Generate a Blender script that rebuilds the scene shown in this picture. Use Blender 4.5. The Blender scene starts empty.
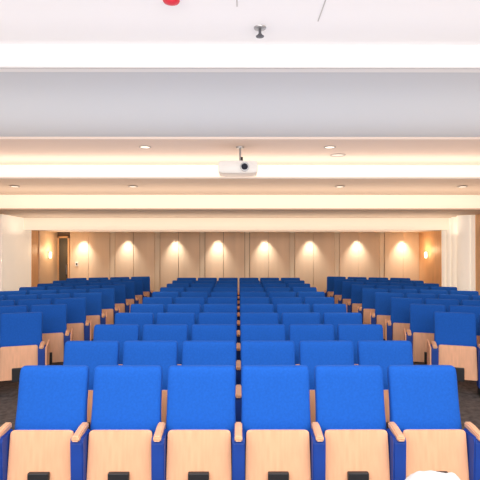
import bpy, bmesh, math, random
from mathutils import Vector, Matrix, noise as mnoise
random.seed(4)
S = bpy.context.scene
C = S.collection
S.view_settings.view_transform = 'Standard'
F = 456.0; EYE = 1.925; HOR = 243.0
def zrel(py, d): return EYE + (HOR - py) * d / F
def px(x, d): return (x - 238.5) * d / F

# ---------- materials ----------
def mat(name, col, rough=.6, emit=None, estr=0, metal=0, noise=0, nscale=20, bump=0, bscale=200, stretch=None, spec=None, sheen=0):
    m = bpy.data.materials.new(name); m.use_nodes = True
    nt = m.node_tree; b = nt.nodes['Principled BSDF']
    b.inputs['Base Color'].default_value = (*col, 1)
    b.inputs['Roughness'].default_value = rough
    b.inputs['Metallic'].default_value = metal
    if spec is not None: b.inputs['Specular IOR Level'].default_value = spec
    if sheen:
        b.inputs['Sheen Weight'].default_value = sheen; b.inputs['Sheen Tint'].default_value = (.2, .4, 1, 1)
    if emit:
        b.inputs['Emission Color'].default_value = (*emit, 1); b.inputs['Emission Strength'].default_value = estr
    if noise or bump:
        tc = nt.nodes.new('ShaderNodeTexCoord'); mp = nt.nodes.new('ShaderNodeMapping')
        nt.links.new(tc.outputs['Object'], mp.inputs['Vector'])
        if stretch: mp.inputs['Scale'].default_value = stretch
    if noise:
        n = nt.nodes.new('ShaderNodeTexNoise'); n.inputs['Scale'].default_value = nscale; n.inputs['Detail'].default_value = 5
        nt.links.new(mp.outputs[0], n.inputs['Vector'])
        r = nt.nodes.new('ShaderNodeValToRGB')
        r.color_ramp.elements[0].position = .3; r.color_ramp.elements[1].position = .7
        r.color_ramp.elements[0].color = (*[c * (1 - noise) for c in col], 1)
        r.color_ramp.elements[1].color = (*[min(1, c * (1 + noise)) for c in col], 1)
        nt.links.new(n.outputs['Fac'], r.inputs[0]); nt.links.new(r.outputs[0], b.inputs['Base Color'])
    if bump:
        n = nt.nodes.new('ShaderNodeTexNoise'); n.inputs['Scale'].default_value = bscale
        nt.links.new(mp.outputs[0], n.inputs['Vector'])
        bp = nt.nodes.new('ShaderNodeBump'); bp.inputs['Strength'].default_value = bump; bp.inputs['Distance'].default_value = .004
        nt.links.new(n.outputs['Fac'], bp.inputs['Height']); nt.links.new(bp.outputs[0], b.inputs['Normal'])
    return m
M = {}
M['blue'] = mat('blue_fabric', (.008, .092, .44), .85, noise=.08, nscale=60, bump=.35, bscale=300, spec=.2, sheen=.06)
M['blue_side'] = mat('blue_laminate', (.004, .045, .29), .6, noise=.1, nscale=8)
M['wood'] = mat('beech_veneer', (.79, .41, .235), .45, noise=.07, nscale=5, stretch=(9, 9, .8))
M['arm'] = mat('beech_armrest', (.68, .37, .21), .45, noise=.10, nscale=6, stretch=(8, 1, 8))
M['shell'] = mat('beech_shell', (.70, .38, .19), .45, noise=.12, nscale=5, stretch=(9, 9, .8))
M['black'] = mat('black_plastic', (.015, .015, .017), .5)
M['carpet'] = mat('carpet', (.085, .07, .065), .95, noise=.45, nscale=14, bump=.8, bscale=90)
M['white'] = mat('white_paint', (.86, .86, .88), .8)
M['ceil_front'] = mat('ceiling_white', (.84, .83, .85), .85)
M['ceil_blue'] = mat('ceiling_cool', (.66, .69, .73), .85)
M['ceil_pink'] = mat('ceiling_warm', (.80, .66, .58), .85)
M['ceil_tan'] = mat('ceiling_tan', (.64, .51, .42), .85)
M['cove'] = mat('cove_glow', (.86, .80, .72), .8, emit=(1, .82, .60), estr=.26)  # emission puts the cove light into the fascia itself
M['cove_front'] = mat('cove_front_white', (.86, .85, .85), .8)  # plain white fascia, no emission
M['lip'] = mat('warm_lip', (.80, .66, .58), .8)
M['seam_shadow_line'] = mat('seam_shadow_line', (.50, .48, .48), .8)  # grey of the ceiling seams and of the painted fascia shadow line
M['wallwood'] = mat('wall_veneer', (.83, .62, .43), .5, noise=.13, nscale=1.3, stretch=(1.3, 1, .05))
M['wallwood2'] = mat('wall_veneer_narrow', (.82, .66, .48), .5, noise=.10, nscale=1.3, stretch=(1.3, 1, .05))
M['walldark'] = mat('wall_joint', (.20, .12, .07), .7)
M['sidewood'] = mat('side_veneer', (.80, .46, .23), .5, noise=.10, nscale=3, stretch=(7, 7, .5))
M['pil'] = mat('white_pilaster_glow', (.92, .87, .80), .6, emit=(1, .86, .68), estr=.36)  # pilasters are no lamps; emission paints in the warm light on them
M['glass'] = mat('dark_glass', (.10, .09, .07), .1)
M['lamp'] = mat('lamp_glow', (1, .95, .85), .5, emit=(1, .9, .75), estr=1.0)
M['sconce'] = mat('sconce_glow', (1, .9, .7), .5, emit=(1, .8, .5), estr=4)
M['metal'] = mat('grey_metal', (.34, .33, .33), .35, metal=.7)
M['ring'] = mat('ring_metal', (.45, .40, .37), .5)
M['darkmetal'] = mat('dark_metal', (.10, .10, .11), .4, metal=.5)
M['plastic'] = mat('white_plastic', (.84, .81, .77), .4)
M['red'] = mat('red_plastic', (.6, .01, .03), .4)
M['lens'] = mat('lens_glass', (.01, .01, .02), .05)
M['cloth'] = mat('white_cloth', (.60, .59, .59), .9, bump=.3, bscale=120)

# ---------- mesh helpers ----------
def obj(name, bm, m, parent=None, smooth=False, loc=None):
    bmesh.ops.recalc_face_normals(bm, faces=bm.faces)
    me = bpy.data.meshes.new(name); bm.to_mesh(me); bm.free()
    if smooth:
        for p in me.polygons: p.use_smooth = True
        me.set_sharp_from_angle(angle=math.radians(40))
    me.materials.append(m)
    o = bpy.data.objects.new(name, me); C.objects.link(o)
    if parent: o.parent = parent
    if loc: o.location = loc
    return o
def box(bm, x0, x1, y0, y1, z0, z1, bev=0):
    t = bmesh.new()
    r = bmesh.ops.create_cube(t, size=1)
    for v in t.verts:
        v.co = Vector(((x0+x1)/2 + v.co.x*(x1-x0), (y0+y1)/2 + v.co.y*(y1-y0), (z0+z1)/2 + v.co.z*(z1-z0)))
    if bev: bmesh.ops.bevel(t, geom=t.edges[:], offset=bev, segments=2, affect='EDGES', profile=.5)
    merge(bm, t)
def merge(bm, t):
    me = bpy.data.meshes.new('tmp'); t.to_mesh(me); t.free(); bm.from_mesh(me); bpy.data.meshes.remove(me)
def loft(bm, secs, m=24, n=5, axis='z'):
    loops = []
    for (cx, cy, cz, hw, ht) in secs:
        L = []
        for i in range(m):
            a = 2*math.pi*(i+.5)/m; c, s = math.cos(a), math.sin(a)
            u = hw*math.copysign(abs(c)**(2/n), c); w = ht*math.copysign(abs(s)**(2/n), s)
            L.append(bm.verts.new((cx+u, cy+w, cz) if axis == 'z' else (cx+u, cy, cz+w)))
        loops.append(L)
    for A, B in zip(loops, loops[1:]):
        for i in range(m): bm.faces.new((A[i], A[(i+1) % m], B[(i+1) % m], B[i]))
    bm.faces.new(loops[0]); bm.faces.new(loops[-1])
def lathe(bm, prof, m=24, center=(0, 0, 0), axis='z'):
    loops = []
    for r, h in prof:
        L = []
        for i in range(m):
            a = 2*math.pi*i/m
            p = (r*math.cos(a), r*math.sin(a), h) if axis == 'z' else (r*math.cos(a), h, r*math.sin(a))
            L.append(bm.verts.new(Vector(p)+Vector(center)))
        loops.append(L)
    for A, B in zip(loops, loops[1:]):
        for i in range(m): bm.faces.new((A[i], A[(i+1) % m], B[(i+1) % m], B[i]))
    bm.faces.new(loops[0]); bm.faces.new(loops[-1])
def prism_x(bm, pts, x0, x1, bev=0):
    t = bmesh.new()
    vs = [t.verts.new((x0, y, z)) for y, z in pts]
    f = t.faces.new(vs)
    r = bmesh.ops.extrude_face_region(t, geom=[f])
    bmesh.ops.translate(t, verts=[v for v in r['geom'] if isinstance(v, bmesh.types.BMVert)], vec=(x1-x0, 0, 0))
    if bev: bmesh.ops.bevel(t, geom=t.edges[:], offset=bev, segments=2, affect='EDGES')
    merge(bm, t)
def tag(o, label, cat, group=None):
    o['label'] = label; o['category'] = cat
    if group: o['group'] = group
    return o
def thing(name, label, cat, loc, rz=0, group=None):
    o = bpy.data.objects.new(name, None); C.objects.link(o); o.location = loc; o.rotation_euler = (0, 0, rz)
    o.empty_display_size = .1
    return tag(o, label, cat, group)
def struct(name, bm, m, parent=None, smooth=False):
    o = obj(name, bm, m, parent, smooth)
    if not parent: o['kind'] = 'structure'
    return o
def NB(): return bmesh.new()
def dup(root, loc, rz, label, group=None):
    r = root.copy(); C.objects.link(r); r.location = loc; r.rotation_euler = (0, 0, rz); r['label'] = label
    if group: r['group'] = group
    for ch in list(root.children):
        c = ch.copy(); C.objects.link(c); c.parent = r
        for g in list(ch.children):
            d = g.copy(); C.objects.link(d); d.parent = c
    return r

W = 5.65; REAR = 14.2; FRONT = -1.5
# ---------- room ----------
b = NB(); box(b, -W-.2, W+.2, FRONT, REAR+.2, -.1, 0); struct('floor', b, M['carpet'])

# ceiling: stepped sections
def strip(bm, y0, z0, y1, z1, x0=-W, x1=W):
    vs = [bm.verts.new(p) for p in ((x0, y0, z0), (x1, y0, z0), (x1, y1, z1), (x0, y1, z1))]; bm.faces.new(vs)
zA = zrel(45, 3.6); zS1 = zrel(68, 3.6)
yS1 = (zS1-EYE)*F/(HOR-137); zB = zrel(139, yS1)
yF2 = (zB-EYE)*F/(HOR-165); zF2 = zrel(178, yF2)
yF3 = 9.4; zF3a = zrel(195, yF3); zF3b = zrel(209, yF3)
yF4 = 11.8; zF4a = zrel(218, yF4); zF4b = zrel(230, yF4)
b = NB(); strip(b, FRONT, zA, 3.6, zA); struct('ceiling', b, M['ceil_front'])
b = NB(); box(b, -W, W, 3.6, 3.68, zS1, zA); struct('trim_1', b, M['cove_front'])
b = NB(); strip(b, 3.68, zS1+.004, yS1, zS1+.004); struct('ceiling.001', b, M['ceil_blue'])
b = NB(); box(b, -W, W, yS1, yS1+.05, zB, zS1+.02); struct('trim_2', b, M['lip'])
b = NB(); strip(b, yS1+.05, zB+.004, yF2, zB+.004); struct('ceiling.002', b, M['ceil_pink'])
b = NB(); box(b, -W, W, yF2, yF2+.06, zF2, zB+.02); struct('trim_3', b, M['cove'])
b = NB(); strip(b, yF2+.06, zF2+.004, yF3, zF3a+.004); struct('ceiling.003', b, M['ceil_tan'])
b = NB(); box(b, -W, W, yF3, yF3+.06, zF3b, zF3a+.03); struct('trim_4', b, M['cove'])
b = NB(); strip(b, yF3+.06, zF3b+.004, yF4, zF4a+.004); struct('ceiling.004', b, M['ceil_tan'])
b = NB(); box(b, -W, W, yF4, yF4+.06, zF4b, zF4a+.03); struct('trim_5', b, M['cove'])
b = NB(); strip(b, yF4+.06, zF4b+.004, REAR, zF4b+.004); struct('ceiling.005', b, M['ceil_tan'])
# edge strips below each fascia, the front one a painted shadow line
b = NB(); box(b, -W, W, 3.585, 3.6, zS1-.002, zS1+.010); struct('trim_6', b, M['seam_shadow_line'])
b = NB(); box(b, -W, W, yF2-.02, yF2, zF2-.01, zF2+.012); struct('trim_7', b, M['seam_shadow_line'])
b = NB(); box(b, -W, W, yF3-.02, yF3, zF3b-.01, zF3b+.012); struct('trim_8', b, M['ceil_tan'])
# seams of the front ceiling boards
b = NB(); box(b, -.014, -.006, 2.0, 3.0, zA-.003, zA+.002); box(b, .556, .564, 1.9, 3.2, zA-.003, zA+.002); struct('trim_9', b, M['seam_shadow_line'])

# walls
b = NB(); box(b, -W-.15, -W, FRONT, REAR+.15, 0, 3.6); struct('wall_left', b, M['sidewood'])
b = NB(); box(b, W, W+.15, FRONT, REAR+.15, 0, 3.6); struct('wall_right', b, M['sidewood'])
b = NB(); box(b, -W, W, REAR+.05, REAR+.2, 0, 3.6); struct('wall_back', b, M['walldark'])
# wood lining boards of the rear wall
b1 = NB(); b2 = NB()
x = px(70, REAR); i = 0
rw = random.Random(7)
while x < W-.05:
    w = [.58, .66, .16][i % 3]
    xe = min(x+w, W)
    g = rw.choice([.003, .004, .010])
    box(b1 if i % 3 != 2 else b2, x+g, xe-g, REAR+(.02 if i % 3 == 2 else 0), REAR+.05, 0, zF4b+.02, .003)
    x = xe; i += 1
struct('trim_10', b1, M['wallwood']); struct('trim_11', b2, M['wallwood2'])
# door at the rear left
b = NB(); xd0, xd1 = -W+.02, px(70, REAR)-.01
box(b, xd0+.05, xd1-.05, REAR+.01, REAR+.04, .02, 2.08); d1 = struct('door_1', b, M['glass'])
b = NB(); box(b, xd0, xd0+.05, REAR-.02, REAR+.05, 0, 2.13); box(b, xd1-.05, xd1, REAR-.02, REAR+.05, 0, 2.13); box(b, xd0, xd1, REAR-.02, REAR+.05, 2.08, 2.13)
obj('door_frame', b, M['sidewood'], d1)
b = NB(); box(b, xd1-.10, xd1-.08, REAR-.03, REAR+.01, .95, 1.25, .004); obj('door_handle', b, M['metal'], d1)
# white pilasters on side walls
def pilaster(n, side, y0, y1, flutes):
    b = NB()
    xo = side*W; xi = side*(W-.10)
    box(b, min(xo, xi), max(xo, xi), y0, y1, 0, 2.95, .01)
    for k in range(flutes):
        yc = y0+(k+.5)*(y1-y0)/flutes; r = (y1-y0)/flutes*.42
        lathe(b, [(r, 0), (r, 2.95)], 16, (xi, yc, 0))
    struct('trim_%d' % n, b, M['pil'], smooth=True)
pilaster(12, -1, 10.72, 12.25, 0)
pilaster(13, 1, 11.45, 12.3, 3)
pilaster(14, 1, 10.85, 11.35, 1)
b = NB(); box(b, -W, -W+.03, 12.9, 14.18, 0, 2.3, .005); struct('trim_15', b, M['wallwood'])
b = NB(); box(b, W-.03, W, 12.4, 14.18, 0, 2.3, .005); struct('trim_16', b, M['sidewood'])

# ---------- seats ----------
P = .552
def make_seat():
    t = thing('auditorium_seat', 'x', 'auditorium seat', (0, 0, 0))
    def yb(z): return (z-.40)*.18
    secs = []
    for z, hw, ht in [(.40, .238, .02), (.405, .248, .035), (.43, .256, .045), (.5, .258, .054), (.58, .257, .058), (.66, .254, .055), (.75, .253, .050),
                      (.85, .254, .048), (.93, .255, .046), (.974, .253, .044), (.989, .248, .038), (.997, .238, .027), (1.0, .222, .012)]:
        secs.append((0, yb(z), z, hw, ht))
    b = NB(); loft(b, secs, 40, 4.5); br = obj('backrest', b, M['blue'], t, True)
    b = NB(); loft(b, [(0, yb(z)+.066, z, hw, .012) for z, hw in [(.33, .2), (.36, .215), (.6, .222), (.85, .222), (.92, .212), (.94, .19)]], 24, 8)
    obj('back_shell', b, M['shell'], t, True)
    # folded up seat
    b = NB(); loft(b, [(0, -.080-(.6-z)*.10, z, hw, ht) for z, hw, ht in [(.27, .19, .01), (.28, .205, .018), (.32, .215, .026), (.5, .219, .027), (.57, .217, .025), (.59, .205, .018), (.60, .19, .01)]], 28, 6)
    obj('seat_cushion', b, M['blue'], t, True)
    b = NB(); loft(b, [(0, -.118-(.60-z)*.10, z, hw, .009) for z, hw in [(.19, .222), (.20, .228), (.3, .228), (.45, .225), (.57, .222), (.588, .220), (.598, .215), (.604, .206), (.606, .196)]], 24, 10)
    su = obj('seat_underside', b, M['wood'], t, True)
    b = NB(); box(b, -.072, .072, -.195, -.16, .17, .340, .006); obj('hinge_bracket', b, M['black'], t)
    return t
def end_parts(t, side, wood=False):
    x = side*P/2
    b = NB(); prism_x(b, [(-.205, .10), (-.06, .10), (-.055, .595), (-.215, .595), (-.225, .56)], x-.044, x+.044, .008); obj('side_panel', b, M['blue_side'], t)
    if wood:
        b = NB(); prism_x(b, [(-.22, .08), (.10, .08), (.14, .62), (-.235, .59)], x+side*.045, x+side*.063, .004); obj('end_panel', b, M['wood'], t)
    b = NB(); prism_x(b, [(-.255, .590), (-.245, .576), (-.04, .596), (-.035, .634), (-.10, .634), (-.24, .614), (-.252, .606)], x-.026, x+.026, .008); obj('armrest', b, M['arm'], t)
    b = NB(); prism_x(b, [(-.25, 0), (-.03, 0), (-.03, .02), (-.07, .11), (-.22, .11), (-.25, .02)], x-.03, x+.03, .004); obj('foot', b, M['black'], t)
seatA = make_seat(); end_parts(seatA, -1)
seatB = make_seat(); end_parts(seatB, -1); end_parts(seatB, 1)
seatL = make_seat(); end_parts(seatL, -1); end_parts(seatL, 1, True)      # aisle end, left block
seatR = make_seat(); end_parts(seatR, -1, True)                           # aisle end, right block
used = {}
def place(src, loc, rz, label, group):
    if src.name not in used:
        used[src.name] = True; src.location = loc; src.rotation_euler = (0, 0, rz); src['label'] = label; src['group'] = group; return
    dup(src, loc, rz, label, group)
ORD = ['first', 'second', 'third', 'fourth', 'fifth', 'sixth', 'seventh', 'eighth', 'ninth', 'tenth', 'eleventh']
RP = .87; Y0 = 3.34
for r in range(11):
    for c in range(6):
        row = 'front row' if r == 0 else ('rearmost row' if r == 10 else ORD[r]+' row')
        col = ['leftmost', 'second from left', 'third from left', 'third from right', 'second from right', 'rightmost'][c]
        place(seatB if c == 5 else seatA, ((c-2.5)*P, Y0+r*RP, 0), 0, 'blue folded auditorium seat, %s in the %s of the middle block' % (col, row), 'blue seats of the middle block')
ANG = math.radians(17)
for side in (-1, 1):
    nm = 'left' if side < 0 else 'right'
    for r in range(9):
        ya = 6.05 + r*.81
        x0 = 2.58 - .18*r/8
        for k in range(4):
            s = (k+.5)*P
            cx = side*(x0 + s*math.cos(ANG)); cy = ya - s*math.sin(ANG)
            if abs(cx) - .45 > (cy+.3)*240/F + .1: continue      # wholly outside the frame
            rb = 8-r
            row = 'rearmost row' if rb == 0 else ('front row' if r == 0 else ORD[rb]+' row from the back')
            col = ['aisle end', 'second from the aisle', 'second from the wall', 'wall end'][k]
            if side < 0: src = seatL if k == 0 else seatA
            else: src = seatR if k == 0 else (seatB if k == 3 else seatA)
            place(src, (cx, cy, 0), -side*ANG, 'blue folded seat, %s, %s of the %s block' % (col, row, nm), 'blue seats of the %s block' % nm)

# ---------- ceiling things ----------
yp = 6.45
t = thing('projector', 'white ceiling projector with round black lens hanging on a short pole', 'projector', (px(238, yp), yp, zrel(176, yp)))
zt = zB+.004 - zrel(176, yp)
b = NB(); loft(b, [(0, y, .10, hw, ht) for y, hw, ht in [(-.20, .25, .074), (-.19, .268, .086), (-.1, .275, .09), (.18, .275, .088), (.2, .25, .078)]], 28, 6, 'y'); obj('body', b, M['plastic'], t, True)
b = NB(); lathe(b, [(.062, -.24), (.062, -.19), (.05, -.19)], 28, (.09, 0, .095), 'y'); obj('lens_ring', b, M['metal'], t, True)
b = NB(); lathe(b, [(.045, -.246), (.045, -.23)], 28, (.09, 0, .095), 'y'); obj('lens', b, M['lens'], t, True)
b = NB(); lathe(b, [(.014, .17), (.014, zt-.02)], 12, (.03, 0, 0)); lathe(b, [(.055, zt-.02), (.06, zt)], 16, (.03, 0, 0)); box(b, -.08, .14, -.08, .08, .175, .200, .004); obj('ceiling_mount', b, M['metal'], t)
b = NB(); prism_x(b, [(-.05, .195), (.05, .195), (.01, .27), (-.01, .27)], .04, .07, .003); obj('bracket', b, M['black'], t)
# fire alarm
d = (zA-EYE)*F/245
t = thing('fire_alarm', 'red round fire alarm dome on the white front ceiling', 'fire alarm', (px(171, d), d, zA))
b = NB(); lathe(b, [(.05, 0), (.055, -.012), (.05, -.02)], 24); obj('base', b, M['red'], t, True)
b = NB(); lathe(b, [(.04, -.018), (.04, -.025), (.025, -.033), (.008, -.036)], 24); obj('dome', b, M['red'], t, True)
# sprinkler
d = (zA-EYE)*F/(HOR-27)
t = thing('fire_sprinkler', 'metal fire sprinkler hanging from the white front ceiling', 'sprinkler', (px(260, d), d, zA))
b = NB(); lathe(b, [(.045, 0), (.042, -.008), (.02, -.012)], 24); obj('escutcheon', b, M['metal'], t, True)
b = NB(); lathe(b, [(.010, -.008), (.010, -.045), (.016, -.048), (.016, -.054)], 12); obj('nozzle', b, M['darkmetal'], t, True)
b = NB(); lathe(b, [(.030, -.062), (.030, -.065), (.005, -.068)], 20); box(b, -.016, -.012, -.002, .002, -.064, -.05); box(b, .012, .016, -.002, .002, -.064, -.05); obj('deflector', b, M['darkmetal'], t)
# downlights
def downlight(x, y, z, label, group, r=.09, on=True, energy=0, tilt=0, col=(1, .87, .68), ang=75):
    t = thing('downlight', label, 'ceiling light', (x, y, z), 0, group)
    b = NB()
    lathe(b, [(r, 0), (r*1.02, -.008), (r*.8, -.010), (r*.78, -.002)], 24); obj('trim_ring', b, M['ring'] if not tilt else M['plastic'], t, True)
    b = NB(); lathe(b, [(r*.75, -.0015), (r*.75, -.006)], 24); obj('lamp', b, M['lamp'] if on else M['plastic'], t, True)
    if energy:
        L = bpy.data.lights.new('downlight_beam', 'SPOT'); L.energy = energy; L.color = col; L.spot_size = math.radians(ang); L.spot_blend = 1.0; L.shadow_soft_size = .05
        lo = bpy.data.objects.new('downlight_beam', L); C.objects.link(lo); lo.location = (x, y, z-.03); lo.rotation_euler = (tilt, 0, 0)
def zS2(y): return zF2 + (zF3a-zF2)*(y-yF2)/(yF3-yF2)
for X, lab in [(145, 'leftmost'), (330, 'middle')]:
    d = (zB-EYE)*F/(HOR-147); downlight(px(X, d), d, zB+.004, 'small round downlight %s of the projector on the pinkish ceiling strip' % ('left' if X < 200 else 'right'), 'downlights on the pinkish strip', .085, True, 60)
d = (zB-EYE)*F/(HOR-155); downlight(px(338, d), d, zB+.004, 'larger round downlight on the pinkish ceiling strip, behind the small right one', 'downlights on the pinkish strip', .12, False, 0)
for X, lab in [(15, 'leftmost'), (133, 'second from left'), (340, 'second from right'), (463, 'rightmost')]:
    d = 8.6; downlight(px(X, d), d, zS2(d)+.002, 'round downlight on the narrow tan ceiling strip, %s of four' % lab, 'downlights on the tan strip', .09, True, 60)
for i, X in enumerate([84, 128, 176, 218, 265, 310, 357, 402]):
    d = REAR-.24; downlight(px(X, REAR), d, zF4b+.004, 'wall washer downlight above the rear wood wall, %s of eight from left' % ORD[i], 'wall washers above the rear wall', .06, True, 85, 0.16, (1, .95, .86), 74)
# sconces
for side, X in ((-1, 48), (1, 429)):
    y = 13.5 if side < 0 else W*F/(429-238.5)
    z = zrel(255, y)
    t = thing('wall_sconce', 'small warm wall sconce on the %s wood side panel' % ('left' if side < 0 else 'right'), 'wall lamp', (side*(W-.03), y, z), 0, 'wall sconces')
    b = NB(); box(b, -.02 if side > 0 else 0, 0 if side > 0 else .02, -.04, .04, -.1, .1, .003); obj('backplate', b, M['metal'], t)
    b = NB(); lathe(b, [(.03, -.09), (.04, 0), (.03, .09)], 20, (-side*.06, 0, 0)); obj('shade', b, M['sconce'], t, True)
    L = bpy.data.lights.new('sconce_light', 'POINT'); L.energy = 9; L.color = (1, .7, .4); L.shadow_soft_size = .05
    lo = bpy.data.objects.new('sconce_light', L); C.objects.link(lo); lo.location = (side*(W-.28), y, z+.15)
# switch plate
b = NB(); box(b, -.05, .05, -.015, 0, -.07, .07, .003); o = obj('switch_plate', b, M['plastic'], loc=(px(77, REAR), REAR, zrel(264, REAR))); tag(o, 'small white switch plate near the left end of the rear wall', 'switch')
b = NB(); box(b, -.02, .02, -.02, -.014, -.03, .03, .002); obj('switch', b, M['black'], o)

# ---------- small table with crumpled cloth near the camera ----------
tx, ty = px(434, 2.2), 2.2
t = thing('side_table', 'small white round table just below the frame at lower right', 'table', (tx, ty, 0))
b = NB(); lathe(b, [(.14, .70), (.15, .71), (.15, .72), (.14, .725)], 40); obj('tabletop', b, M['white'], t, True)
b = NB(); lathe(b, [(.03, .02), (.03, .70)], 20); obj('pole', b, M['metal'], t, True)
b = NB(); lathe(b, [(.2, 0), (.2, .012), (.04, .03)], 32); obj('base', b, M['metal'], t, True)
b = NB(); N = 72
grid = []
for j in range(1, 22):
    f = j/21; L = []
    for i in range(N):
        a = 2*math.pi*i/N; ca, sa = math.cos(a), math.sin(a)
        rad = .165*f*(1+.12*mnoise.noise(Vector((ca*1.3, sa*1.3, 5))))
        p = Vector((ca*f*1.0, sa*f*1.0, 1.7))
        h = .115*(1-f**3)*(.80+.40*mnoise.noise(p)) + .022*mnoise.noise(p*2.6)*(1-f**4)
        L.append(b.verts.new((rad*ca, rad*.8*sa, max(0.0, h) if j < 21 else 0)))
    grid.append(L)
for A, B in zip(grid, grid[1:]):
    for i in range(N): b.faces.new((A[i], A[(i+1) % N], B[(i+1) % N], B[i]))
b.faces.new(grid[0]); b.faces.new(grid[-1])
o = obj('crumpled_cloth', b, M['cloth'], smooth=True, loc=(tx, ty, .726)); tag(o, 'crumpled white cloth lying at the lower right in front of the seats', 'cloth')

# ---------- lights ----------
w = bpy.data.worlds.new('World'); S.world = w; w.use_nodes = True
w.node_tree.nodes['Background'].inputs[0].default_value = (.95, .95, 1, 1); w.node_tree.nodes['Background'].inputs[1].default_value = .9
def area(loc, rot, sx, sy, e, col):
    L = bpy.data.lights.new('area', 'AREA'); L.shape = 'RECTANGLE'; L.size = sx; L.size_y = sy; L.energy = e; L.color = col
    o = bpy.data.objects.new('area', L); C.objects.link(o); o.location = loc; o.rotation_euler = rot
area((0, -1.0, 2.9), (math.radians(72), 0, 0), 8, 1.0, 250, (1, .99, .98))     # fill light added behind the camera to brighten the seats
area((0, 1.4, 3.4), (0, 0, 0), 8, 1.2, 160, (1, .98, .96))  # downward fill light added near the camera
UP = math.pi
# unseen fill lights added to brighten every ceiling section, strongest at the far fascia
area((0, 1.6, 2.5), (UP, 0, 0), 10.5, 2.5, 40, (1, .99, .98))
area((0, 3.1, 2.9), (UP, 0, 0), 10.8, .5, 18, (1, .96, .92))
area((0, 4.8, 2.55), (UP, 0, 0), 10.5, 1.8, 52, (1, .99, .98))
area((0, 6.9, 2.5), (UP, 0, 0), 10.5, 1.6, 32, (1, .86, .74))
area((0, yF2-.5, zF2-.20), (UP, 0, 0), 10.8, .5, 42, (1, .86, .70))
area((0, 8.6, 2.45), (UP, 0, 0), 10.5, 1.2, 17, (1, .84, .68))
area((0, yF3-.5, zF3b-.16), (UP, 0, 0), 10.8, .4, 32, (1, .84, .66))
area((0, 10.6, 2.2), (UP, 0, 0), 10.5, 1.8, 20, (1, .82, .64))
area((0, yF4-.5, zF4b-.14), (UP, 0, 0), 10.8, .4, 30, (1, .84, .66))
area((0, 12.9, 2.1), (UP, 0, 0), 10.5, 1.4, 58, (1, .88, .74))

cam = bpy.data.cameras.new('Camera'); cam.sensor_width = 36; cam.lens = F/480*36; cam.clip_start = .05
co = bpy.data.objects.new('Camera', cam); C.objects.link(co); co.location = (0, 0, EYE)
co.rotation_euler = (math.pi/2 + 3/F, 0, -1.5/F)
S.camera = co
